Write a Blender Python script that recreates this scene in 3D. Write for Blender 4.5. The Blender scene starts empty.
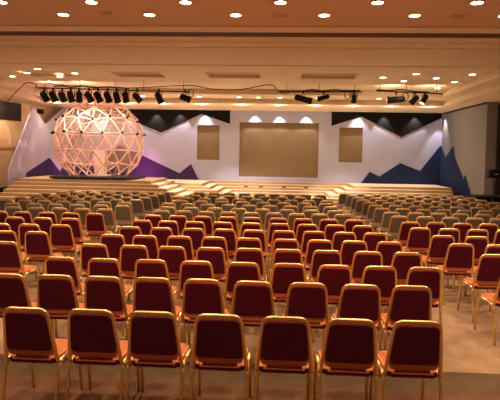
import bpy, bmesh, math, random
from mathutils import Vector, Matrix
random.seed(7)
R = math.radians
sc = bpy.context.scene
COL = sc.collection

# ------------------------------------------------------------------ materials
def mat(name, col, rough=.6, metal=0., var=0., scale=8., bump=0., emit=None, estr=0., sheen=0., detail=4., stretch=None, spec=.5):
    m = bpy.data.materials.new(name); m.use_nodes = True
    nt = m.node_tree; b = nt.nodes['Principled BSDF']
    b.inputs['Base Color'].default_value = (*col, 1)
    b.inputs['Roughness'].default_value = rough
    b.inputs['Metallic'].default_value = metal
    b.inputs['Specular IOR Level'].default_value = spec
    if sheen:
        b.inputs['Sheen Weight'].default_value = sheen
        b.inputs['Sheen Roughness'].default_value = .4
    if emit:
        b.inputs['Emission Color'].default_value = (*emit, 1)
        b.inputs['Emission Strength'].default_value = estr
    if var or bump:
        tc = nt.nodes.new('ShaderNodeTexCoord'); mp = nt.nodes.new('ShaderNodeMapping')
        if stretch: mp.inputs['Scale'].default_value = stretch
        nz = nt.nodes.new('ShaderNodeTexNoise'); nz.inputs['Scale'].default_value = scale
        nz.inputs['Detail'].default_value = detail
        nt.links.new(tc.outputs['Object'], mp.inputs['Vector']); nt.links.new(mp.outputs['Vector'], nz.inputs['Vector'])
        if var:
            r = nt.nodes.new('ShaderNodeValToRGB')
            r.color_ramp.elements[0].position = .3; r.color_ramp.elements[1].position = .7
            r.color_ramp.elements[0].color = (*[c*(1-var) for c in col], 1)
            r.color_ramp.elements[1].color = (*[min(1, c*(1+var)) for c in col], 1)
            nt.links.new(nz.outputs['Fac'], r.inputs['Fac']); nt.links.new(r.outputs['Color'], b.inputs['Base Color'])
        if bump:
            bp = nt.nodes.new('ShaderNodeBump'); bp.inputs['Strength'].default_value = bump; bp.inputs['Distance'].default_value = .01
            nt.links.new(nz.outputs['Fac'], bp.inputs['Height']); nt.links.new(bp.outputs['Normal'], b.inputs['Normal'])
    return m

M = {}
M['gold'] = mat('gold_metal', (1.0, .73, .36), .38, 1., .06, 30)
M['red'] = mat('red_fabric_shaded', (.105, .009, .032), .85, 0, .12, 60, .2, spec=.2)  # red chair cloth with its shade mixed into the colour
M['red_seat'] = mat('red_fabric_lit', (.68, .26, .13), .85, 0, .1, 60, .2, spec=.2)  # same red cloth, top light put into the colour
M['grey'] = mat('grey_fabric_shaded', (.18, .165, .145), .85, 0, .12, 60, .2, spec=.2)  # grey chair cloth, darkened to stand for shade
M['grey_seat'] = mat('grey_fabric_lit', (.66, .54, .50), .85, 0, .1, 60, .2, spec=.2)  # same grey cloth, brightened to stand for top light
M['ceil'] = mat('ceiling_paint', (.90, .78, .60), .8, 0, .03, 3, spec=.2)
M['ceil_tex'] = mat('ceiling_stipple', (.74, .56, .42), .9, 0, .06, 25, .3, spec=.1)
M['coffer'] = mat('coffer_brown', (.66, .50, .34), .9, 0, .05, 20)
M['slot'] = mat('slot_dark', (.11, .05, .03), .8)
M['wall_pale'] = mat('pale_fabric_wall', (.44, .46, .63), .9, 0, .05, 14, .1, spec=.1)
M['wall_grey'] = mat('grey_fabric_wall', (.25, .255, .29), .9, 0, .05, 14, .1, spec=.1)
M['wall_cream'] = mat('cream_wall', (.68, .50, .32), .85, 0, .05, 4, spec=.1)
M['wall_dark'] = mat('dark_wall', (.10, .085, .08), .9, spec=.1)
M['black'] = mat('black_cloth', (.012, .011, .012), .95, spec=.1)
M['blue'] = mat('navy_mountain', (.016, .030, .105), .85, 0, .15, 6, spec=.2)
M['purple'] = mat('purple_mountain', (.045, .026, .105), .85, 0, .15, 6, spec=.2)
M['tan'] = mat('tan_panel', (.24, .175, .10), .85, 0, .05, 20, spec=.15)
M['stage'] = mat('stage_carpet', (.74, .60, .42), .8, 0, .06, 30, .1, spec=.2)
M['riser'] = mat('stage_riser_dark', (.42, .29, .165), .9, 0, .06, 30, .1, spec=.1)  # darker tone for the upright faces of the steps
M['white'] = mat('white_paint', (.80, .70, .58), .6)
M['strut'] = mat('cream_strut', (.93, .80, .62), .45)
M['base'] = mat('dark_blue_base', (.006, .008, .022), .6)
M['fix'] = mat('black_fixture', (.004, .004, .004), .7)
M['lens'] = mat('lamp_glass', (.9, .75, .5), .3, emit=(1, .72, .42), estr=2.)
M['glow'] = mat('downlight_glow', (.9, .85, .7), .4, emit=(1, .80, .52), estr=14.)
M['trimring'] = mat('downlight_ring', (.75, .55, .35), .5)
M['cable'] = mat('black_cable', (.012, .010, .010), .6)
M['wood'] = mat('warm_wood', (.55, .30, .13), .6, 0, .1, 6)
M['glassdark'] = mat('dark_glass', (.025, .015, .02), .25)

# carpet: warm taupe with a darker cross border near the camera
def carpet():
    m = bpy.data.materials.new('patterned_carpet'); m.use_nodes = True
    nt = m.node_tree; b = nt.nodes['Principled BSDF']; L = nt.links.new
    b.inputs['Roughness'].default_value = .95; b.inputs['Specular IOR Level'].default_value = .1
    tc = nt.nodes.new('ShaderNodeTexCoord')
    nz = nt.nodes.new('ShaderNodeTexNoise'); nz.inputs['Scale'].default_value = 5; nz.inputs['Detail'].default_value = 6
    nz2 = nt.nodes.new('ShaderNodeTexNoise'); nz2.inputs['Scale'].default_value = 60; nz2.inputs['Detail'].default_value = 2
    L(tc.outputs['Object'], nz.inputs['Vector']); L(tc.outputs['Object'], nz2.inputs['Vector'])
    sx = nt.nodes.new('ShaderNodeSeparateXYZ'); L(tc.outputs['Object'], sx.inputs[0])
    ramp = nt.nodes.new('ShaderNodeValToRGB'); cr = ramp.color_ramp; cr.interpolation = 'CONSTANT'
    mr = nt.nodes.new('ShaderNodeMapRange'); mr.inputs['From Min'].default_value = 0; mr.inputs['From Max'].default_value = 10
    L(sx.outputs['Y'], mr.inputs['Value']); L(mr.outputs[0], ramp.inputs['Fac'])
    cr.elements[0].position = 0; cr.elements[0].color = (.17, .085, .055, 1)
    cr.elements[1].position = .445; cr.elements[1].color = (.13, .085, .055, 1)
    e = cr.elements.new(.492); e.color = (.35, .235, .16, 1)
    add = nt.nodes.new('ShaderNodeMath'); add.operation = 'ADD'; L(nz.outputs['Fac'], add.inputs[0]); L(nz2.outputs['Fac'], add.inputs[1])
    mr2 = nt.nodes.new('ShaderNodeMapRange'); mr2.inputs['From Min'].default_value = .6; mr2.inputs['From Max'].default_value = 1.4
    mr2.inputs['To Min'].default_value = .62; mr2.inputs['To Max'].default_value = 1.3; L(add.outputs[0], mr2.inputs['Value'])
    mx = nt.nodes.new('ShaderNodeVectorMath'); mx.operation = 'SCALE'
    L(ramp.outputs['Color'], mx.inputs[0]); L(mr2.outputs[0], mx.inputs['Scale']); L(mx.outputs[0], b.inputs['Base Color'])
    return m
M['carpet'] = carpet()

# translucent skin of the dome
def skin():
    m = bpy.data.materials.new('translucent_film'); m.use_nodes = True
    nt = m.node_tree; L = nt.links.new
    for n in list(nt.nodes): nt.nodes.remove(n)
    o = nt.nodes.new('ShaderNodeOutputMaterial'); mx = nt.nodes.new('ShaderNodeMixShader'); mx.inputs[0].default_value = .17
    t = nt.nodes.new('ShaderNodeBsdfTransparent'); t.inputs[0].default_value = (1, .96, .92, 1)
    b = nt.nodes.new('ShaderNodeBsdfPrincipled'); b.inputs['Base Color'].default_value = (.75, .52, .38, 1); b.inputs['Roughness'].default_value = .35
    L(t.outputs[0], mx.inputs[1]); L(b.outputs[0], mx.inputs[2]); L(mx.outputs[0], o.inputs[0])
    return m
M['skin'] = skin()

# ------------------------------------------------------------------ mesh helpers
def link(name, bm, m, parent=None, smooth=False):
    me = bpy.data.meshes.new(name); bmesh.ops.recalc_face_normals(bm, faces=bm.faces); bm.to_mesh(me); bm.free()
    if smooth:
        for p in me.polygons: p.use_smooth = True
    me.materials.append(M[m] if isinstance(m, str) else m)
    o = bpy.data.objects.new(name, me); COL.objects.link(o)
    if parent: o.parent = parent
    return o
def tag(o, label=None, cat=None, group=None, kind=None):
    if label: o['label'] = label
    if cat: o['category'] = cat
    if group: o['group'] = group
    if kind: o['kind'] = kind
    return o
def empty(name, loc, label, cat, group=None, rz=0):
    o = bpy.data.objects.new(name, None); COL.objects.link(o); o.location = loc; o.rotation_euler = (0, 0, rz)
    o.empty_display_size = .1
    return tag(o, label, cat, group)
def box(bm, x0, x1, y0, y1, z0, z1, mtx=None):
    vs = [bm.verts.new((x, y, z)) for z in (z0, z1) for y in (y0, y1) for x in (x0, x1)]
    for f in ((0, 2, 3, 1), (4, 5, 7, 6), (0, 1, 5, 4), (2, 6, 7, 3), (0, 4, 6, 2), (1, 3, 7, 5)):
        bm.faces.new([vs[i] for i in f])
    if mtx: bmesh.ops.transform(bm, matrix=mtx, verts=vs)
    return vs
def boxo(name, m, x0, x1, y0, y1, z0, z1, parent=None, bevel=0):
    bm = bmesh.new(); box(bm, x0, x1, y0, y1, z0, z1)
    if bevel: bmesh.ops.bevel(bm, geom=bm.edges[:], offset=bevel, segments=2, affect='EDGES')
    return link(name, bm, m, parent)
def tube(bm, pts, r, n=8, closed=False, ry=None):
    pts = [Vector(p) for p in pts]; rings = []; N = len(pts); up = None
    for i, p in enumerate(pts):
        if closed: t = (pts[(i+1) % N]-pts[i-1]).normalized()
        else: t = (pts[min(i+1, N-1)]-pts[max(i-1, 0)]).normalized()
        if up is None:
            a = Vector((0, 1, 0)) if abs(t.y) < .8 else Vector((1, 0, 0))
            up = (a-t*a.dot(t)).normalized()
        else:
            up = (up-t*up.dot(t)).normalized()
        s = t.cross(up)
        rings.append([bm.verts.new(p+up*(math.cos(2*math.pi*k/n)*(ry or r))+s*(math.sin(2*math.pi*k/n)*r)) for k in range(n)])
    for i in range(N if closed else N-1):
        a, b = rings[i], rings[(i+1) % N]
        for k in range(n): bm.faces.new((a[k], a[(k+1) % n], b[(k+1) % n], b[k]))
    if not closed:
        bm.faces.new(rings[0][::-1]); bm.faces.new(rings[-1])
def fillet(pts, rad, seg=5):
    pts = [Vector(p) for p in pts]; out = [pts[0]]
    for i in range(1, len(pts)-1):
        a, p, b = pts[i-1], pts[i], pts[i+1]
        r = min(rad, (a-p).length*.45, (b-p).length*.45)
        p0 = p+(a-p).normalized()*r; p1 = p+(b-p).normalized()*r
        for k in range(seg+1):
            t = k/seg; out.append(p0*(1-t)**2+p*2*t*(1-t)+p1*t*t)
    out.append(pts[-1]); return out
def lathe(bm, prof, n=16, mtx=None):
    rings = []; allv = []
    for r, z in prof:
        ring = [bm.verts.new((r*math.cos(2*math.pi*k/n), r*math.sin(2*math.pi*k/n), z)) for k in range(n)]
        rings.append(ring); allv += ring
    for a, b in zip(rings, rings[1:]):
        for k in range(n): bm.faces.new((a[k], a[(k+1) % n], b[(k+1) % n], b[k]))
    bm.faces.new(rings[0][::-1]); bm.faces.new(rings[-1])
    if mtx: bmesh.ops.transform(bm, matrix=mtx, verts=allv)
def prism(bm, pts, d):
    """polygon given as 3-D points, extruded by vector d"""
    d = Vector(d); a = [bm.verts.new(p) for p in pts]; b = [bm.verts.new(Vector(p)+d) for p in pts]
    bm.faces.new(a); bm.faces.new(b[::-1]); n = len(a)
    for i in range(n): bm.faces.new((a[i], b[i], b[(i+1) % n], a[(i+1) % n]))
def cutout(name, m, pts, d, label, cat, parent=None, group=None):
    bm = bmesh.new(); prism(bm, pts, d); o = link(name, bm, m, parent)
    if label: tag(o, label, cat, group)
    return o
def aim(direction):
    return Vector(direction).normalized().to_track_quat('-Z', 'Y').to_matrix().to_4x4()
def copy_tree(o, parent=None):
    c = o.copy(); COL.objects.link(c)
    if parent: c.parent = parent
    for ch in o.children: copy_tree(ch, c)
    return c
ORD = ['', 'first', 'second', 'third', 'fourth', 'fifth', 'sixth', 'seventh', 'eighth', 'ninth', 'tenth', 'eleventh', 'twelfth']
def nth(i, n, side='left'):
    """i from 1"""
    if n == 1: return 'only one'
    if i == 1: return 'leftmost'
    if i == n: return 'rightmost'
    return ORD[i]+' from left'

# ------------------------------------------------------------------ lights
def spot(name, loc, target, power, col, angle=90, blend=.6, rad=.06):
    l = bpy.data.lights.new(name, 'SPOT'); l.energy = power; l.color = col; l.spot_size = R(angle); l.spot_blend = blend; l.shadow_soft_size = rad
    o = bpy.data.objects.new(name, l); COL.objects.link(o); o.location = loc
    o.rotation_euler = (Vector(target)-Vector(loc)).to_track_quat('-Z', 'Y').to_euler(); return o
def point(name, loc, power, col, rad=.05):
    l = bpy.data.lights.new(name, 'POINT'); l.energy = power; l.color = col; l.shadow_soft_size = rad
    o = bpy.data.objects.new(name, l); COL.objects.link(o); o.location = loc; return o
WARM = (1, .67, .38); WARMW = (1, .75, .50); COOL = (1, .84, .74)

# ------------------------------------------------------------------ room shell
def struct(name, m, x0, x1, y0, y1, z0, z1): return tag(boxo(name, m, x0, x1, y0, y1, z0, z1), kind='structure')
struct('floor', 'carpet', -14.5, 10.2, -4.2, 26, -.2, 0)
OPEN = [(-4.02, -2.87, 1.82, 3.56), (-1.88, 2.07, 1.02, 3.73), (3.07, 4.23, 1.82, 3.54)]
bm = bmesh.new(); px = -11.3
for x0, x1, z0, z1 in OPEN:
    box(bm, px, x0, 25.0, 25.2, 0, 4.9); box(bm, x0, x1, 25.0, 25.2, 0, z0); box(bm, x0, x1, 25.0, 25.2, z1, 4.9); px = x1
box(bm, px, 8.6, 25.0, 25.2, 0, 4.9); box(bm, -11.3, 8.6, 25.2, 25.3, 0, 4.9)
tag(link('wall_back', bm, 'wall_pale'), kind='structure')
struct('wall_rear', 'wall_cream', -14.5, 10.2, -4.2, -4.0, 0, 5.0)

# right stage wall: pale fabric partition ending in a darker return
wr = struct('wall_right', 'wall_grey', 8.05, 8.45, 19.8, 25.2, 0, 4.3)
struct('wall_right_recess', 'wall_dark', 8.45, 10.2, 20.6, 20.8, 0, 4.3)
struct('wall_right_front', 'wall_cream', 10.0, 10.2, -4.2, 20.8, 0, 5.0)
struct('trim_1', 'black', 8.03, 8.05, 19.8, 25.0, 4.24, 4.3)

# left room wall, slightly splayed
bm = bmesh.new(); prism(bm, [(-10.9, 25.3, 0), (-12.55, 19.2, 0), (-12.55, 19.2, 4.6), (-10.9, 25.3, 4.6)], (-.2, 0, 0))
tag(link('wall_left', bm, 'wall_cream'), kind='structure')
bm = bmesh.new(); prism(bm, [(-12.55, 19.2, 0), (-14.3, 12.5, 0), (-14.3, 12.5, 4.9), (-12.55, 19.2, 4.9)], (-.2, 0, 0))
prism(bm, [(-14.3, 12.5, 0), (-14.3, -4.2, 0), (-14.3, -4.2, 5.0), (-14.3, 12.5, 5.0)], (-.2, 0, 0))
tag(link('wall_left_front', bm, 'wall_cream'), kind='structure')
def lw(y, off=0.): return -10.9-(25.3-y)*(1.65/6.1)+off      # inner face of the left wall
def on_left(name, m, y0, y1, z0, z1, t, kind='structure', label=None, cat=None):
    bm = bmesh.new(); prism(bm, [(lw(y0), y0, z0), (lw(y1), y1, z0), (lw(y1), y1, z1), (lw(y0), y0, z1)], (t, 0, 0))
    o = link(name, bm, m)
    return tag(o, label, cat, None, kind)
on_left('window_1', 'glassdark', 20.6, 22.35, 3.45, 4.25, .03)
o = on_left('window_2', 'glassdark', 23.35, 23.75, 3.9, 4.12, .03)
on_left('trim_2', 'wood', 19.4, 22.9, 2.18, 2.28, .04)
on_left('door_1', 'black', 22.2, 22.75, 1.2, 2.15, .03)
on_left('trim_3', 'black', 19.4, 22.6, 0, .5, .02)

# ceiling
ZC = 4.7
bm = bmesh.new()
box(bm, -14.5, 10.2, -4.2, 10.2, ZC, ZC+.3)
tag(link('ceiling', bm, 'ceil_tex'), kind='structure')
bm = bmesh.new()
box(bm, -14.5, 10.2, 10.2, 10.63, ZC-.03, ZC+.3); box(bm, -14.5, 10.2, 11.05, 11.5, ZC-.03, ZC+.3); box(bm, -14.5, 10.2, 10.63, 11.05, ZC-.02, ZC+.3)
box(bm, -14.5, 10.2, 11.5, 12.0, ZC-.045, ZC+.3); box(bm, -14.5, 10.2, 12.0, 13.1, ZC-.06, ZC+.3)
tag(link('ceiling_bulkhead', bm, 'ceil'), kind='structure')
bm = bmesh.new(); box(bm, -14.5, 10.2, 10.65, 11.03, ZC-.028, ZC-.015)
tag(link('ceiling_slot', bm, 'slot'), kind='structure')
# coffered field with four recessed trays
XF0, XF1, YF1 = -9.9, 6.45, 20.0
cofs = [(-8.55, -7.0), (-5.45, -3.85), (-2.35, -.6), (.75, 2.55)]
bm = bmesh.new()
box(bm, -14.5, 10.2, 13.1, 15.95, ZC, ZC+.3); box(bm, -14.5, 10.2, 17.1, 20.3, ZC, ZC+.3)
xs = [-14.5]+[v for c in cofs for v in c]+[10.2]
for a, b in zip(xs[0::2], xs[1::2]): box(bm, a, b, 15.95, 17.1, ZC, ZC+.3)
box(bm, -14.5, 10.2, 14.6, 14.72, ZC-.02, ZC)
tag(link('ceiling_field', bm, 'ceil'), kind='structure')
bm = bmesh.new()
for a, b in cofs: box(bm, a-.05, b+.05, 15.9, 17.15, ZC+.10, ZC+.32)
tag(link('ceiling_coffer', bm, 'coffer'), kind='structure')
# stepped cornice: ledge 4.5, soffit 4.3, with bead mouldings
SEG = {'back': [], 'left': [], 'right': []}
def ring(x0, x1, y1, z0, z1, w):      # U-shaped strip outside the inner edge
    SEG['right'].append((min(x1, x1+w), max(x1, x1+w), 13.1, y1, z0, z1)); SEG['left'].append((min(x0, x0-w), max(x0, x0-w), 13.1, y1, z0, z1))
    SEG['back'].append((x0-max(w, 0), x1+max(w, 0), min(y1, y1+w), max(y1, y1+w), z0, z1))
ring(-9.9, 6.45, YF1, 4.5, 4.8, 1.7)
ring(-10.4, 7.0, 21.6, 4.3, 4.52, 3.8)
ring(-9.9, 6.45, YF1, 4.62, 4.66, -.05); ring(-9.9, 6.45, YF1, 4.54, 4.58, -.03)
ring(-10.4, 7.0, 21.6, 4.44, 4.47, -.04); ring(-10.4, 7.0, 21.6, 4.34, 4.37, -.04)
for side, lst in SEG.items():
    bm = bmesh.new()
    for q in lst: box(bm, *q)
    tag(link('ceiling_cornice_'+side, bm, 'ceil'), kind='structure')

# ------------------------------------------------------------------ back wall dressing
YB = 25.0
def onback(name, m, pts, t, label, cat, group=None, y=YB):
    return cutout(name, m, [(x, y, z) for x, z in pts], (0, -t, 0), label, cat, None, group)
onback('zigzag_valance', 'black', [(-10.58, 4.3), (-10.58, 4.1), (-9.5, 3.35), (-8.3, 4.15), (-5.84, 3.15), (-3.8, 4.11), (-2.36, 3.63), (-2.36, 4.3)], .03,
       'black zigzag valance along top of back wall, behind the dome', 'valance', 'zigzag valances')
onback('zigzag_valance', 'black', [(2.67, 4.3), (2.67, 3.60), (4.13, 4.09), (6.08, 3.11), (8.0, 4.07), (8.0, 4.3)], .03,
       'black zigzag valance along top of back wall, right of the screen', 'valance', 'zigzag valances')
onback('mountain_cutout', 'purple', [(-10.4, .8), (-10.4, 1.75), (-9.9, 1.35), (-9.1, 1.75), (-7.95, 2.5), (-4.88, 1.12), (-4.3, 1.6), (-3.9, .8)], .04,
       'purple jagged mountain cutout on back wall behind the dome', 'scenery cutout', 'mountain cutouts')
onback('mountain_cutout', 'blue', [(4.18, .8), (4.6, 1.37), (5.09, 1.15), (6.07, 1.83), (7.05, 1.46), (8.0, 2.73), (8.0, .8)], .04,
       'navy jagged mountain cutout on back wall at right end of stage', 'scenery cutout', 'mountain cutouts')
cutout('mountain_cutout', 'blue', [(8.05, y, z) for y, z in [(25.0, 0), (25.0, 2.72), (24.3, 2.12), (23.35, 2.64), (23.05, 2.1), (21.9, 1.2), (21.72, 1.39), (20.85, .4), (20.7, 0)]], (-.04, 0, 0),
       'navy jagged mountain cutout on the right side wall, with two sharp peaks', 'scenery cutout', None, 'mountain cutouts')
# left wing flat, jagged top, with a blue mountain in front
cutout('stage_flat', 'wall_pale', [(-10.6, y, z) for y, z in [(19.3, 0), (19.3, 1.34), (21.3, 4.02), (22.52, 3.31), (24.4, 4.27), (24.97, 4.27), (24.97, 0)]], (-.06, 0, 0),
       'tall pale stage flat with jagged mountain top left of the dome', 'scenery flat')
cutout('mountain_cutout', 'purple', [(-10.6, y, z) for y, z in [(20.62, .95), (20.66, 1.17), (22.81, 1.80), (23.99, 1.1), (24.5, 1.6), (24.93, 1.85), (24.93, .8), (22.6, .8), (22.6, .95)]], (.04, 0, 0),
       'purple mountain cutout at foot of the pale jagged flat left of dome', 'scenery cutout', None, 'mountain cutouts')
def framed_panel(name, x0, x1, z0, z1, label, cat, fw=.05):
    e = empty(name, ((x0+x1)/2, YB+.13, z0), label, cat)
    bm = bmesh.new(); X0, X1, Z1 = x0-(x0+x1)/2, x1-(x0+x1)/2, z1-z0
    for (a, b, c, d) in ((X0, X1, 0, fw), (X0, X1, Z1-fw, Z1), (X0, X0+fw, fw, Z1-fw), (X1-fw, X1, fw, Z1-fw)): box(bm, a, b, -.03, .06, c, d)
    link('frame', bm, 'tan', e)
    boxo('panel' if 'panel' in name else 'screen_surface', 'tan', X0+fw, X1-fw, -.01, .06, fw, Z1-fw, e)
    return e
framed_panel('projection_screen', -1.88, 2.07, 1.02, 3.73, 'large tan projection screen centred on the pale back wall', 'screen')
framed_panel('wall_panel', -4.02, -2.87, 1.82, 3.56, 'narrow upright tan panel on back wall left of the screen', 'wall panel')
framed_panel('wall_panel', 3.07, 4.23, 1.82, 3.54, 'narrow upright tan panel on back wall right of the screen', 'wall panel')

# ------------------------------------------------------------------ stage
st = empty('stage', (-1.2, 22.5, 0), 'wide tan carpeted stage of low steps along the back wall', 'stage')
NT, RISE, TR = 7, .8/7, .40
def tier(name, pts, z):
    bm = bmesh.new(); prism(bm, [(x+1.2, y-22.5, 0) for x, y in pts], (0, 0, z)); o = link(name, bm, 'stage', st)
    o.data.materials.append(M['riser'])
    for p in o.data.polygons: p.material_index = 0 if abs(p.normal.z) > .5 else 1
for j in range(NT):
    d = TR*j; z = .8-RISE*j
    B, C = min(-3.27+d, -.2), max(3.45-d, .8)
    tier('platform' if j == 0 else 'step', [(-10.5, 24.95), (-10.5, 21.95-d), (B, 21.95-d), (B, 24.6-d), (C, 24.6-d), (C, 22.45-d), (7.75-.1*j, 22.45-d), (7.75-.1*j, 24.95)], z)
for j in range(8):
    tier('platform' if j == 0 else 'step', [(-10.5, 22.55), (-10.5, 19.6-.3*j), (-4.98+.38*j, 19.6-.3*j), (-4.98+.38*j, 22.55-.01*j)], 1.0-.125*j)
for i, x in enumerate((-1.45, -.72, .38, 1.42)):
    e = empty('footlight', (x, 23.9, .8-RISE*2), 'small dark footlight on centre stage step, '+nth(i+1, 4), 'stage light', 'footlights on the stage step')
    bm = bmesh.new(); box(bm, -.11, .11, -.05, .05, 0, .05); bmesh.ops.bevel(bm, geom=bm.edges[:], offset=.012, segments=2, affect='EDGES'); link('housing', bm, 'fix', e)
    bm = bmesh.new(); box(bm, -.09, .09, .05, .056, .01, .04); link('lens', bm, 'lens', e)

# ------------------------------------------------------------------ geodesic dome
DC, DR, SZ = Vector((-7.50, 20.85, 2.54)), 1.85, 1.0
dome = empty('geodesic_dome', (DC.x, DC.y, SZ), 'large cream geodesic dome frame on left side of stage', 'dome')
off = DC-Vector((DC.x, DC.y, SZ))
phi = (1+5**.5)/2
iv = [Vector(v).normalized() for v in [(-1, phi, 0), (1, phi, 0), (-1, -phi, 0), (1, -phi, 0), (0, -1, phi), (0, 1, phi), (0, -1, -phi), (0, 1, -phi), (phi, 0, -1), (phi, 0, 1), (-phi, 0, -1), (-phi, 0, 1)]]
ifc = [(0, 11, 5), (0, 5, 1), (0, 1, 7), (0, 7, 10), (0, 10, 11), (1, 5, 9), (5, 11, 4), (11, 10, 2), (10, 7, 6), (7, 1, 8), (3, 9, 4), (3, 4, 2), (3, 2, 6), (3, 6, 8), (3, 8, 9), (4, 9, 5), (2, 4, 11), (6, 2, 10), (8, 6, 7), (9, 8, 1)]
rot = iv[5].rotation_difference(Vector((0, 0, 1))).to_matrix()
rz = Matrix.Rotation(R(11), 3, 'Z')
V = []; key = {}; faces = []; edges = set()
def vid(p):
    p = (rz @ (rot @ p)).normalized(); k = tuple(round(c, 4)+0. for c in p)
    if k not in key: key[k] = len(V); V.append(p)
    return key[k]
FQ = 3
for a, b, c in ifc:
    A, B, C = iv[a], iv[b], iv[c]; g = {}
    for i in range(FQ+1):
        for j in range(FQ+1-i): g[i, j] = vid(A*(FQ-i-j)+B*i+C*j)
    for i in range(FQ):
        for j in range(FQ-i):
            faces.append((g[i, j], g[i+1, j], g[i, j+1]))
            if i+j < FQ-1: faces.append((g[i+1, j], g[i+1, j+1], g[i, j+1]))
CUT = -.70
zb = (SZ+.12-DC.z)/DR
faces = [f for f in faces if sum(V[i].z < CUT for i in f) <= 1 and min(V[i].z for i in f) > -.97]
P = {}
for f in faces:
    for i in f:
        v = V[i]
        if v.z < CUT:           # foot ring sits on the base
            h = Vector((v.x, v.y)).normalized()*math.sqrt(1-zb*zb); P[i] = off+Vector((h.x, h.y, zb))*DR
        elif v.z < zb: P[i] = off+Vector((v.x, v.y, zb))*DR
        else: P[i] = off+v*DR
        P[i].z = max(P[i].z, .14)
for f in faces:
    for k in range(3): edges.add(tuple(sorted((f[k], f[(k+1) % 3]))))
edges = sorted(edges, key=lambda e: (P[e[0]]+P[e[1]]).y)
bm_rest = bmesh.new(); nstr = 0
for n, (a, b) in enumerate(edges):
    if n < 99:
        bm = bmesh.new(); tube(bm, [P[a], P[b]], .026, 6); link('strut', bm, 'strut', dome); nstr += 1
    else: tube(bm_rest, [P[a], P[b]], .026, 6)
tag(link('strut', bm_rest, 'strut', dome), kind='stuff')
for i in P:
    bm = bmesh.new(); lathe(bm, [(.05, -.02), (.05, .02)], 8, Matrix.Translation(P[i]) @ aim(P[i]-off)); link('hub', bm, 'strut', dome)
bm = bmesh.new(); vm = {i: bm.verts.new(off+(P[i]-off)*.985) for i in P}
for f in faces: bm.faces.new([vm[i] for i in f])
link('film_skin', bm, 'skin', dome)
bm = bmesh.new(); prism(bm, [(-1.85, -.7, 0), (-1.45, -1.25, 0), (1.5, -1.25, 0), (1.75, -.7, 0), (1.75, .9, 0), (1.3, 1.5, 0), (-1.3, 1.5, 0), (-1.85, .9, 0)], (0, 0, .1))
link('base_slab', bm, 'base', dome)
# lectern inside the dome
e = empty('pedestal', (-7.45, 20.85, 1.1), 'cream tapered pedestal standing inside the dome', 'pedestal')
bm = bmesh.new()
lo = [(-.2, -.18), (.2, -.18), (.2, .18), (-.2, .18)]; hi = [(-.26, -.2), (.26, -.2), (.26, .2), (-.26, .2)]
vl = [bm.verts.new((x, y, .06)) for x, y in lo]; vh = [bm.verts.new((x, y, 1.1)) for x, y in hi]
bm.faces.new(vl[::-1]); bm.faces.new(vh)
for k in range(4): bm.faces.new((vl[k], vl[(k+1) % 4], vh[(k+1) % 4], vh[k]))
link('column', bm, 'white', e); boxo('top_slab', 'white', -.29, .29, -.22, .22, 1.1, 1.14, e, .01); boxo('foot_plate', 'white', -.45, .45, -.35, .35, 0, .06, e, .01)
e = empty('dome_lamp', (-7.75, 20.2, 3.72), 'small bright lamp hanging high inside the dome', 'lamp')
bm = bmesh.new(); lathe(bm, [(.03, .16), (.05, .12), (.10, .02), (.10, 0)], 12); link('shade', bm, 'white', e)
bm = bmesh.new(); lathe(bm, [(.05, 0), (.07, -.04), (.05, -.08), (.01, -.09)], 12); link('bulb', bm, 'glow', e)
bm = bmesh.new(); tube(bm, [(0, 0, .16), (0, 0, .4)], .008, 6); link('cord', bm, 'cable', e)
# clip-on lamps on the dome joints
front = [i for i in P if (P[i]-off).y < .35*DR]
lv = {}
for i in front: lv.setdefault(round((P[i]-off).z/DR, 1), []).append(i)
cand = [i for i in front if .12 < (P[i]-off).z/DR < .62 and (P[i]-off).y < .12*DR]
cand.sort(key=lambda i: (-round((P[i]-off).z/DR, 1), P[i].x))
mid = sorted([i for i in cand if (P[i]-off).z/DR < .35], key=lambda i: P[i].x)
top = sorted([i for i in cand if (P[i]-off).z/DR >= .35], key=lambda i: P[i].x)
for nm, lst in (('widest', mid), ('upper', top)):
    for k, i in enumerate(lst):
        q = P[i]+Vector((DC.x, DC.y, SZ)); dr = (P[i]-off).normalized()
        e = empty('clip_lamp', q+dr*.05, 'small black clip lamp on %s ring of dome joints, %s' % (nm, nth(k+1, len(lst))), 'lamp', 'clip lamps on the dome')
        mt = aim(dr)
        bm = bmesh.new(); lathe(bm, [(.03, -.07), (.048, -.06), (.048, .02), (.025, .04)], 10, mt); link('lamp_body', bm, 'fix', e)
        bm = bmesh.new(); box(bm, -.02, .02, -.02, .02, -.03, .06); link('clamp', bm, 'fix', e)

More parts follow.
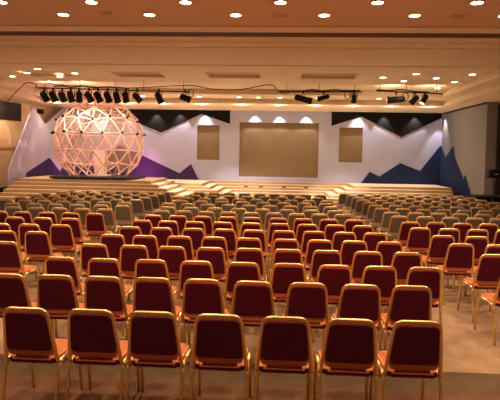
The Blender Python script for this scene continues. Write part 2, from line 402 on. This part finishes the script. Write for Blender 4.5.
# ------------------------------------------------------------------ chairs
def make_chair(kind):
    e = empty('banquet_chair', (0, 0, 0), 'x', 'chair')
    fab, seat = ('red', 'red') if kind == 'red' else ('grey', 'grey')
    # seat cushion
    bm = bmesh.new()
    prof = [(-.190, -.20), (.190, -.20), (.205, .22), (-.205, .22)]
    vl = [bm.verts.new((x, y, .450)) for x, y in prof]; vh = [bm.verts.new((x, y, .485)) for x, y in prof]
    bm.faces.new(vl[::-1]); bm.faces.new(vh)
    for k in range(4): bm.faces.new((vl[k], vl[(k+1) % 4], vh[(k+1) % 4], vh[k]))
    vert_e = [x for x in bm.edges if abs(x.verts[0].co.z-x.verts[1].co.z) > .02]
    bmesh.ops.bevel(bm, geom=vert_e, offset=.035, segments=4, affect='EDGES')
    top_e = [x for x in bm.edges if x.verts[0].co.z > .48 and x.verts[1].co.z > .48 and len(x.link_faces) == 2 and any(abs(f.normal.z) < .5 for f in x.link_faces)]
    bmesh.ops.bevel(bm, geom=top_e, offset=.022, segments=3, affect='EDGES')
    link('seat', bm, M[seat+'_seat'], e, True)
    bm = bmesh.new()
    prism(bm, [(-.190, -.195, .424), (.190, -.195, .424), (.203, .21, .424), (-.203, .21, .424)], (0, 0, .032))
    bmesh.ops.bevel(bm, geom=[x for x in bm.edges if abs(x.verts[0].co.z-x.verts[1].co.z) > .02], offset=.025, segments=3, affect='EDGES')
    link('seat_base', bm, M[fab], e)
    # backrest panel, leaning, rounded corners
    lean = lambda z: -.185-(z-.45)*.24
    def wid(z): return .192-(z-.45)*.085
    bm = bmesh.new()
    def pad(bm, z0, z1, ins, layers, cr):
        out = fillet([(0, 0, z0), (wid(z0)-ins, 0, z0), (wid(z1)-ins, 0, z1), (-wid(z1)+ins, 0, z1), (-wid(z0)+ins, 0, z0), (0, 0, z0)], cr, 5)[:-1]
        cz = (z0+z1)/2; rings = []
        for s_, dy in layers: rings.append([bm.verts.new((p.x*s_, lean((p.z-cz)*s_+cz)+dy, (p.z-cz)*s_+cz)) for p in out])
        n = len(out)
        for p, q in zip(rings, rings[1:]):
            for k in range(n): bm.faces.new((p[k], p[(k+1) % n], q[(k+1) % n], q[k]))
        bm.faces.new(rings[0][::-1]); bm.faces.new(rings[-1])
    pad(bm, .488, .874, 0, ((.985, -.014), (1., -.006), (1., .018), (.93, .034)), .055)
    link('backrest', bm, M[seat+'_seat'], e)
    bm = bmesh.new(); pad(bm, .535, .858, .001, ((.96, -.024), (1., -.017), (1., -.010)), .045)  # same cloth as the pad; separate rear face carries the shaded tone
    tag(link('back_panel', bm, M[fab], e), '%s rear panel' % ('shade-toned burgundy' if kind == 'red' else 'shade-toned grey'))
    # back frame (inverted U tube)
    bm = bmesh.new()
    zt = .886; g = lambda x, z: (x, lean(z), z)
    w0, w1 = wid(.43)+.019, wid(zt)+.008
    tube(bm, fillet([(-w0-.004, -.12, .43), g(-w0, .43), g(-w1, zt), g(w1, zt), g(w0, .43), (w0+.004, -.12, .43)], .065, 6), .014, 8, ry=.017)
    link('back_frame', bm, 'gold', e, True)
    # legs: each a bent tube
    for sx in (-1, 1):
        bm = bmesh.new()
        tube(bm, fillet([(sx*.214, -.02, .44), (sx*.216, .20, .44), (sx*.219, .265, 0)], .08, 6), .0145, 8); link('leg', bm, 'gold', e, True)
        bm = bmesh.new()
        tube(bm, fillet([(sx*.214, -.02, .44), (sx*.214, -.175, .44), (sx*.218, -.255, 0)], .07, 6), .0145, 8); link('leg', bm, 'gold', e, True)
    bm = bmesh.new()
    for y in (-.12, .13): tube(bm, [(-.205, y, .418), (.205, y, .418)], .01, 6)
    link('seat_frame', bm, 'gold', e, True)
    return e
proto = {'red': make_chair('red'), 'grey': make_chair('grey')}
used = set()
CNT = {'red': 'burgundy', 'grey': 'grey'}
def chair(kind, x, y, rz, label, group):
    if kind in used: o = copy_tree(proto[kind])
    else: o = proto[kind]; used.add(kind)
    rzr = R(rz)
    # (x, y) is where the top of the back stands; the seat lies .29 in front of it
    o.location = (x-.29*math.sin(rzr)*1., y+.29*math.cos(rzr), 0); o.rotation_euler = (0, 0, rzr)
    o['label'] = label; o['group'] = group
def lin(a, b, n): return [a+(b-a)*i/(n-1) for i in range(n)] if n > 1 else [a]
ROWS = []      # (kind, block, Y, [x...])
c = 'centre'; l = 'left-hand'; r = 'right-hand'
ROWS += [('red', c, 3.70, [-1.91, -1.40, -.92, -.41, .09, .58, 1.07]),
 ('red', c, 4.72, [-2.62, -2.16, -1.67, -1.18, -.69, -.20, .32, .82, 1.30]),
 ('red', c, 5.54, [-2.45, -1.94, -1.40, -.88, -.35, .16, .67, 1.17, 1.66]),
 ('red', c, 6.39, [-2.38, -1.84, -1.34, -.83, -.33, .17, .67, 1.19, 1.69]),
 ('red', c, 7.20, [-2.40, -1.91, -1.40, -.89, -.38, .16, .65, 1.14, 1.64]),
 ('red', c, 8.00, [-2.37, -1.85, -1.33, -.82, -.34, .14, .63, 1.11, 1.59]),
 ('red', c, 8.83, [-2.40, -1.93, -1.44, -.94, -.43, .07, .57, 1.06, 1.54]),
 ('red', c, 9.62, [-2.39, -1.90, -1.41, -.93, -.45, .06, .54, 1.03, 1.51]),
 ('grey', c, 10.47, lin(-2.42, 1.40, 9)), ('grey', c, 11.22, lin(-2.46, 1.34, 8)), ('grey', c, 12.05, [-2.62, -2.15, -1.66, -1.14, -.64, -.14, .36, .84, 1.33]),
 ('grey', c, 12.85, lin(-2.46, 1.28, 8)), ('grey', c, 13.65, lin(-2.44, 1.36, 9)), ('grey', c, 14.60, lin(-2.39, 1.22, 8)), ('grey', c, 15.70, lin(-2.42, 1.40, 9))]
ROWS += [('red', l, 6.39, [-3.58]), ('red', l, 7.27, [-4.07, -3.58]), ('red', l, 8.02, [-4.57, -4.07, -3.54]), ('red', l, 8.84, [-4.76, -4.24, -3.73]),
 ('red', l, 9.66, [-5.52, -5.05, -4.54, -4.06, -3.58]),
 ('grey', l, 10.50, [-5.68, -5.17, -4.65, -4.15, -3.66]), ('grey', l, 11.30, [-6.14, -5.60, -5.11, -4.60, -4.02, -3.52]), ('grey', l, 12.03, [-6.70, -6.20, -5.72, -5.24, -4.74, -4.22, -3.70]),
 ('grey', l, 12.75, lin(-6.68, -3.62, 7)), ('grey', l, 13.42, lin(-6.60, -3.57, 7)), ('grey', l, 14.15, lin(-6.66, -3.54, 7)), ('grey', l, 14.85, lin(-6.50, -3.51, 7)), ('grey', l, 15.55, lin(-6.36, -3.5, 7))]
ROWS += [('red', r, 5.66, [2.72]), ('red', r, 6.43, [2.78]), ('red', r, 7.19, [2.64, 3.16]), ('red', r, 7.91, [2.62, 3.14]), ('red', r, 8.71, [2.50, 2.99, 3.47, 3.90]), ('red', r, 9.50, [2.54, 3.02, 3.48, 3.96]),
 ('grey', r, 10.44, [2.56, 3.09, 3.60, 4.08, 4.56]), ('grey', r, 11.20, [2.57, 3.10, 3.60, 4.06, 4.54, 5.02]), ('grey', r, 12.00, [2.54, 3.02, 3.48, 3.94, 4.42, 4.90]),
 ('grey', r, 12.75, lin(2.53, 5.55, 7)), ('grey', r, 13.50, lin(2.52, 5.98, 8)), ('grey', r, 14.22, lin(2.46, 6.08, 8)), ('grey', r, 15.05, lin(2.46, 6.05, 8)), ('grey', r, 15.80, lin(2.40, 6.02, 8)), ('grey', r, 16.50, lin(2.26, 5.92, 8))]
FAN = {c: 0., l: -.6, r: 1.4}
num = {}
for kind, blk, y, xs in ROWS:
    k = num[kind, blk] = num.get((kind, blk), 0)+1
    rown = 'nearest' if k == 1 else ORD[k]
    xs = list(xs)
    for i in range(1, len(xs)): xs[i] = max(xs[i], xs[i-1]+.478)
    for i, x in enumerate(xs):
        lab = '%s gold-framed banquet chair, %s in %s %s row of the %s block' % (CNT[kind], nth(i+1, len(xs)), rown, CNT[kind], blk)
        chair(kind, x, y+random.uniform(-.015, .015), FAN[blk]+random.uniform(-.8, .8), lab, '%s chairs of the %s block' % (CNT[kind], blk))

# ------------------------------------------------------------------ recessed downlights
def downlight_proto():
    e = empty('downlight', (0, 0, 0), 'x', 'ceiling light')
    bm = bmesh.new()
    n = 20
    a = [[bm.verts.new((r_*math.cos(2*math.pi*k/n), r_*math.sin(2*math.pi*k/n), z)) for k in range(n)] for r_, z in ((.098, 0.0), (.125, 0.0), (.125, -.012), (.098, -.018))]
    for q in range(4):
        s, t = a[q], a[(q+1) % 4]
        for k in range(n): bm.faces.new((s[k], s[(k+1) % n], t[(k+1) % n], t[k]))
    link('trim_ring', bm, 'trimring', e)
    bm = bmesh.new(); lathe(bm, [(.097, 0.0), (.097, -.012)], 20); link('diffuser', bm, 'glow', e)
    return e
dlp = downlight_proto(); dl_used = []
def downlight(x, y, z, label, group):
    o = copy_tree(dlp) if dl_used else dlp
    dl_used.append(1); o.location = (x, y, z); o['label'] = label; o['group'] = group
A1 = [-4.86, -3.25, -1.61, .01, 1.64, 3.27]; A2 = [-4.08, -2.43, -.81, .82, 2.46, 4.06]
for i, x in enumerate(A1): downlight(x, 8.63, ZC, 'round recessed downlight in ceiling row nearest the camera, '+nth(i+1, 6), 'front ceiling downlights')
for i, x in enumerate(A2): downlight(x, 9.40, ZC, 'round recessed downlight in ceiling row just before the dark slot, '+nth(i+1, 6), 'front ceiling downlights')
FL = [(-9.23, 17.10), (-8.31, 16.3), (-7.56, 15.5), (-7.56, 17.13), (-6.70, 16.32)]
for i, (x, y) in enumerate(FL): downlight(x, y, ZC, ['round downlight at far left of the coffered ceiling, nearest the left cornice', 'round downlight of the left ceiling cluster, second from left', 'round downlight of the left ceiling cluster, nearest the camera', 'round downlight of the left ceiling cluster, farthest from the camera', 'round downlight of the left ceiling cluster, rightmost beside the coffers'][i], 'left coffer ceiling downlights')
FR = [(3.40, 16.6), (4.25, 17.35), (4.25, 15.85), (5.11, 16.65), (5.97, 17.45), (5.95, 15.85), (5.9, 19.0)]
FRL = ['leftmost beside the coffers', 'second row, above the hanging spotlights', 'nearest the camera on its left side', 'at the middle of the diamond', 'right side, third row back', 'nearest the camera beside the cornice', 'farthest back near the corner']
for i, (x, y) in enumerate(FR): downlight(x, y, ZC, 'round downlight of the right ceiling cluster, '+FRL[i], 'right coffer ceiling downlights')
BL = [-5.66, -3.28, -1.62, -.81, .09, 1.66, 4.13]
for i, x in enumerate(BL): downlight(x, 20.85, 4.5, 'round downlight in narrow upper ledge before the stage, '+nth(i+1, 7), 'ledge downlights')
HL = [-9.9, -8.3, -6.65, -5.05, -3.30, -1.60, .06, 1.66, 3.28, 4.9, 6.5]
for i, x in enumerate(HL): downlight(x, 22.0, 4.3, 'bright glowing downlight in soffit over the stage front, '+nth(i+1, len(HL)), 'soffit downlights')

for i, (x, y) in enumerate([(-3.23, 9.33), (.01, 9.43), (3.27, 9.49)]):
    e = empty('ceiling_vent', (x, y, ZC), 'faint rectangular grille in ceiling among front downlights, '+('leftmost', 'middle one', 'rightmost')[i], 'vent', 'ceiling grilles')
    bm = bmesh.new()
    for q in ((-.15, .15, -.1, -.075), (-.15, .15, .075, .1), (-.15, -.125, -.075, .075), (.125, .15, -.075, .075)): box(bm, q[0], q[1], q[2], q[3], -.015, 0)
    link('frame', bm, 'trimring', e)
    bm = bmesh.new()
    for k in range(5): box(bm, -.125, .125, -.065+k*.028, -.052+k*.028, -.008, 0)
    link('slats', bm, 'trimring', e)

# ------------------------------------------------------------------ lighting bars, spotlights, cables
YT = 18.0
def bar(x0, x1, z0, z1, hx, label):
    e = empty('lighting_bar', ((x0+x1)/2, YT, (z0+z1)/2), label, 'lighting bar', 'lighting bars')
    cx, cz = (x0+x1)/2, (z0+z1)/2
    bm = bmesh.new(); tube(bm, [(x0-cx, 0, z0-cz), (x1-cx, 0, z1-cz)], .022, 8); link('pipe', bm, 'fix', e)
    for h in hx:
        t = (h-x0)/(x1-x0); zz = z0+(z1-z0)*t
        bm = bmesh.new(); tube(bm, [(h-cx, 0, zz-cz), (h-cx, 0, ZC-cz)], .009, 6); link('hanger', bm, 'fix', e)
    return e
bar(-8.75, -3.15, 4.42, 4.33, (-8.5, -7.2, -5.9, -4.85, -3.4), 'long thin lighting bar of eleven spotlights above the dome')
bar(.05, 2.95, 4.38, 4.40, (.3, 1.45, 2.7), 'short lighting bar under ceiling right of the screen centre')
bar(3.45, 5.75, 4.44, 4.36, (3.58, 4.5, 5.55), 'short lighting bar under ceiling near the right cornice')
def spotlight(x, dz, L, rad, direction, label, group):
    """fixture hung from a bar: clamp, yoke, barrel, lens"""
    zb_ = 4.38; e = empty('stage_spotlight', (x, YT, zb_), label, 'spotlight', group)
    bm = bmesh.new(); box(bm, -.03, .03, -.035, .035, -.05, .05); bmesh.ops.bevel(bm, geom=bm.edges[:], offset=.008, segments=1, affect='EDGES'); link('clamp', bm, 'fix', e)
    d = Vector(direction).normalized(); c0 = Vector((0, 0, -dz))
    s = d.cross(Vector((0, 0, 1))).normalized()
    bm = bmesh.new(); w = rad+.03
    tube(bm, fillet([c0+s*w, c0+s*w+Vector((0, 0, dz-.06)), c0-s*w+Vector((0, 0, dz-.06)), c0-s*w], .02, 3), .012, 6); link('yoke', bm, 'fix', e)
    mt = Matrix.Translation(c0) @ aim(d)
    bm = bmesh.new(); lathe(bm, [(rad*.55, L*.5), (rad*.85, L*.44), (rad*.9, L*.1), (rad, 0), (rad, -L*.35), (rad*1.12, -L*.36), (rad*1.12, -L*.5)], 14, mt)
    for k in range(4): lathe(bm, [(rad*1.02, L*(.14+k*.07)), (rad*1.02, L*(.17+k*.07))], 14, mt)
    link('barrel', bm, 'fix', e)
    bm = bmesh.new(); lathe(bm, [(rad*.95, -L*.5), (rad*.95, -L*.505)], 14, mt); link('lens', bm, 'lens', e)
    return e
LX = [-8.52, -8.20, -7.86, -7.54, -7.23, -6.87, -6.53, -6.17, -5.84, -5.51, -5.09, -4.29, -3.34]
LD = [(.5, 1, -1.5), (.5, .8, -1.5), (.35, .8, -1.3), (.15, .7, -1.6), (-.2, .7, -1.5), (.5, .9, -1.2), (.45, .8, -1.3), (.3, .8, -1.4), (.1, .8, -1.4), (0, .8, -1.5), (.9, .6, -1.0), (.4, .8, -1.2), (1.3, .6, -.45)]
for i, x in enumerate(LX): spotlight(x, .27, .38, .115, LD[i], 'black stage spotlight on bar above the dome, '+nth(i+1, 13), 'spotlights above the dome')
RX = [(.90, .26, .62, .11, (1.5, .3, -.35), 'big black barrel spotlight hung level, right of screen centre'),
      (1.62, .20, .42, .085, (-1.2, .5, -.3), 'slim black spotlight tipped left, beside the big barrel spotlight'),
      (2.69, .22, .28, .09, (.1, .9, -.8), 'small black spotlight at right end of the middle bar'),
      (4.16, .24, .62, .115, (-1.5, .3, -.1), 'big black barrel spotlight hung level near right cornice'),
      (4.80, .24, .34, .10, (-.8, .6, -.9), 'black spotlight tipped down left, second on the right bar'),
      (5.14, .22, .34, .095, (-.6, -.2, -1), 'black spotlight tipped down, rightmost on the right bar')]
for x, dz, L, rad, d, lab in RX: spotlight(x, dz, L, rad, d, lab, 'spotlights on the right bars')
def cable(pts, label, r=.016):
    bm = bmesh.new(); P_ = [Vector(p) for p in pts]; out = []
    for i in range(len(P_)-1):          # Catmull-Rom
        p0, p1, p2, p3 = P_[max(i-1, 0)], P_[i], P_[i+1], P_[min(i+2, len(P_)-1)]
        for k in range(6):
            t = k/6; out.append(.5*((2*p1)+(-p0+p2)*t+(2*p0-5*p1+4*p2-p3)*t*t+(-p0+3*p1-3*p2+p3)*t**3))
    out.append(P_[-1]); tube(bm, out, r, 6)
    tag(link('power_cable', bm, 'cable', None, True), label, 'cable', 'cables under the ceiling')
cable([(-12.0, 21.0, 3.9), (-10.9, 19.6, 3.98), (-9.9, 18.5, 4.28), (-9.25, 18.1, 4.60), (-8.84, 18.05, 4.54), (-8.84, 18.02, 4.42), (-8.4, 18.05, 4.40)], 'black power cable sloping from left wall up to the dome bar')
cable([(-8.6, 18.1, 4.60), (-7.4, 18.1, 4.52), (-5.6, 18.1, 4.46), (-4.3, 18.1, 4.52), (-3.2, 18.1, 4.58), (-2.4, 18.1, 4.46), (-1.4, 18.1, 4.44), (-.3, 18.1, 4.63), (.0, 18.1, 4.4), (.25, 18.1, 4.33), (.5, 18.05, 4.41)], 'long black cable sagging along ceiling from dome bar to middle bar')
cable([(1.0, 18.04, 4.44), (1.3, 18.04, 4.46), (1.6, 18.04, 4.42), (2.0, 18.04, 4.47), (2.4, 18.04, 4.44), (2.9, 18.04, 4.46)], 'black cable wound along the middle bar', .022)
cable([(-8.2, 18.04, 4.48), (-7.9, 18.04, 4.5), (-7.5, 18.04, 4.46), (-7.1, 18.04, 4.51), (-6.7, 18.04, 4.45), (-6.2, 18.04, 4.48), (-5.4, 18.04, 4.43)], 'thick black cable bundled along the bar above the dome', .028)
cable([(3.5, 18.04, 4.48), (3.9, 18.04, 4.46), (4.3, 18.04, 4.49), (4.8, 18.04, 4.44), (5.3, 18.04, 4.41)], 'black cable wound along the right bar', .022)
for x, z, lab in ((-3.12, 4.28, 'black coiled cable loop at right end of the dome bar'), (2.45, 4.27, 'black coiled cable loop near right end of middle bar'), (4.47, 4.24, 'black coiled cable loop hanging between two right bar spotlights')):
    bm = bmesh.new()
    for q in range(3): tube(bm, [(.10*math.cos(2*math.pi*k/20), q*.02-.08, -.0+.14*math.sin(2*math.pi*k/20)) for k in range(20)], .012, 6, True)
    o = tag(link('cable_coil', bm, 'cable', None, True), lab, 'cable', 'cable coils'); o.location = (x, YT, z)

# ------------------------------------------------------------------ right-hand speaker and its stand
e = empty('loudspeaker', (7.42, 17.5, 1.46), 'black loudspeaker box on a stand at right edge', 'speaker')
boxo('cabinet', 'fix', -.21, .25, -.15, .15, 0, .3, e, .015)
bm = bmesh.new(); box(bm, -.18, .22, -.158, -.148, .03, .27); link('grille', bm, 'black', e)
bm = bmesh.new(); box(bm, -.02, .06, -.162, -.156, .12, .14); link('badge', bm, 'white', e)
e = empty('speaker_stand', (7.42, 17.5, 0), 'black pole stand under the loudspeaker at right edge', 'stand')
bm = bmesh.new(); tube(bm, [(0, 0, .3), (0, 0, 1.46)], .022, 8); link('pole', bm, 'fix', e)
bm = bmesh.new(); lathe(bm, [(.04, .55), (.04, .65)], 10); link('collar', bm, 'fix', e)
for k in range(3):
    a = R(30+120*k); bm = bmesh.new(); tube(bm, [(0, 0, .6), (.42*math.cos(a), .42*math.sin(a), .015)], .014, 6); link('leg', bm, 'fix', e)
e = empty('equipment_case', (7.7, 18.4, 0), 'low black equipment table behind the last chairs at right edge', 'equipment')
boxo('tabletop', 'fix', -.6, .5, -.3, .3, .72, .8, e, .01); boxo('skirt', 'black', -.58, .48, -.28, .28, 0, .72, e)
# warm timber door jamb beyond the partition
struct('door_2', 'wood', 9.02, 9.6, 20.5, 20.6, 0, 2.6)

# ------------------------------------------------------------------ light
K = 1.0
for x in A1+[-6.5, 4.9]: spot('downlight_lamp', (x, 8.63, ZC-.03), (x, 8.63, 0), 85*K, WARM, 120, .8, .08)
for x in A2+[-5.7]: spot('downlight_lamp', (x, 9.4, ZC-.03), (x, 9.4, 0), 85*K, WARM, 120, .8, .08)
for y in (2.2, 4.5, 6.6):
    for x in (-6.5, -3.8, -1.2, 1.4, 4.0, 6.6): spot('downlight_lamp', (x, y, ZC-.03), (x, y, 0), 140*K, WARM, 115, .8, .08)
for x, y in FL+FR: spot('downlight_lamp', (x, y, ZC-.03), (x, y, 0), 90*K, WARMW, 120, .8, .08)
for x in (-4.6, -1.5, 1.6):
    for y in (13.5, 18.5): spot('downlight_lamp', (x, y, ZC-.14), (x, y, 0), 110*K, WARMW, 120, .8, .08)
for x in HL:
    spot('soffit_lamp', (x, 22.0, 4.27), (x, 21.8, 0), 55*K, WARMW, 110, .8, .06)
    point('soffit_glow', (x, 22.0, 4.18), 12*K, WARM, .05)
WHT = (1, .86, .82)
for x in (-9.0, -7.3, -6.05, -4.85, -3.6, -1.1, .1, 1.42, 3.95, 5.2, 6.7): spot('wallwash_lamp', (x, 24.78, 4.28), (x, 24.82, 0), 85*K, WHT, 84, .6, .04)
spot('wallwash_lamp', (7.86, 24.55, 4.28), (7.92, 24.55, 0), 120*K, WHT, 60, .4, .04)
for y in (17.0, 20.5): spot('left_wall_fill', (-11.3, y, 4.25), (-11.5, y+.5, 0), 120*K, WARM, 130, .8, .06)  # unseen fill spots, added to brighten the left wall
# stage spotlights on the bars
for x, t, p in ((-5.09, (-2.5, 23.0, .5), 1100), (-3.34, (-4.1, 20.2, .6), 800), (.9, (2.7, 22.8, .5), 1100), (1.62, (0, 23.5, .6), 250), (2.69, (-1.0, 22.8, .5), 400), (4.16, (5.2, 22.2, .8), 250), (4.8, (3.2, 21.6, .5), 400)):
    spot('stage_beam', (x, YT+.25, 4.05), t, p*K, COOL, 34, .8, .08)
for x in (-8.2, -7.2, -6.2): spot('dome_beam', (x, YT+.2, 4.05), (-7.5+(x+7.2)*.5, 20.8, 2.4), 150*K, COOL, 60, .8, .08)
for x in (-8.5, -7.3, 4.1, 5.5): spot('bar_uplight', (x, YT+.35, 4.32), (x, YT+.6, 4.7), 25*K, WARM, 150, 1, .05)
# patterned beam raking over the left flat
fl = spot('pattern_beam', (-8.9, YT+.2, 4.0), (-10.6, 21.6, 2.3), 320*K, (1, .66, .62), 60, .7, .02).data
fl.use_nodes = True; nt = fl.node_tree; em = nt.nodes['Emission']
tc = nt.nodes.new('ShaderNodeTexCoord'); mp = nt.nodes.new('ShaderNodeMapping'); mp.inputs['Scale'].default_value = (9, 4, 4); mp.inputs['Rotation'].default_value = (0, 0, .6)
nz = nt.nodes.new('ShaderNodeTexNoise'); nz.inputs['Scale'].default_value = 2.0; nz.inputs['Detail'].default_value = 1
rp = nt.nodes.new('ShaderNodeValToRGB'); rp.color_ramp.elements[0].position = .50; rp.color_ramp.elements[1].position = .62
rp.color_ramp.elements[0].color = (.15, .1, .1, 1); rp.color_ramp.elements[1].color = (1, .9, .85, 1)
nt.links.new(tc.outputs['Normal'], mp.inputs['Vector']); nt.links.new(mp.outputs[0], nz.inputs['Vector']); nt.links.new(nz.outputs['Fac'], rp.inputs['Fac']); nt.links.new(rp.outputs['Color'], em.inputs['Color'])
MAG = (1, .1, .5)
for x, z in ((-7.9, 2.75), (-6.9, 2.6)): point('clip_glow', (x, 19.35, z), 5*K, (1, .15, .6), .04)
point('dome_pink', (-7.5, 20.9, 2.6), 28*K, (1, .2, .45), .1)
spot('dome_magenta', (-6.2, 23.4, 1.0), (-6.6, 25, 1.2), 110*K, MAG, 80, 1, .08)
spot('dome_magenta', (-9.5, 23.2, 1.15), (-10.6, 23.9, 1.3), 25*K, MAG, 90, 1, .08)
spot('dome_lamp', (-7.75, 20.2, 3.7), (-7.5, 21.2, 1.0), 12*K, WARMW, 120, .8, .06)

w = bpy.data.worlds.new('room_dark'); sc.world = w; w.use_nodes = True
w.node_tree.nodes['Background'].inputs[0].default_value = (.02, .015, .01, 1)

# ------------------------------------------------------------------ camera
cd = bpy.data.cameras.new('camera'); cam = bpy.data.objects.new('camera', cd); COL.objects.link(cam)
cd.sensor_width = 36; cd.sensor_fit = 'HORIZONTAL'; cd.lens = 36.0; cd.shift_y = -18.8/500; cd.clip_end = 200
cam.matrix_world = Matrix.Translation((0, 0, 2.1)) @ Matrix.Rotation(R(3), 4, 'Z') @ Matrix.Rotation(R(87), 4, 'X') @ Matrix.Rotation(R(1), 4, 'Z')
sc.camera = cam
sc.view_settings.view_transform = 'Standard'; sc.view_settings.look = 'None'; sc.view_settings.gamma = 1
sc.view_settings.use_curve_mapping = False
sc.view_settings.exposure = 0.68
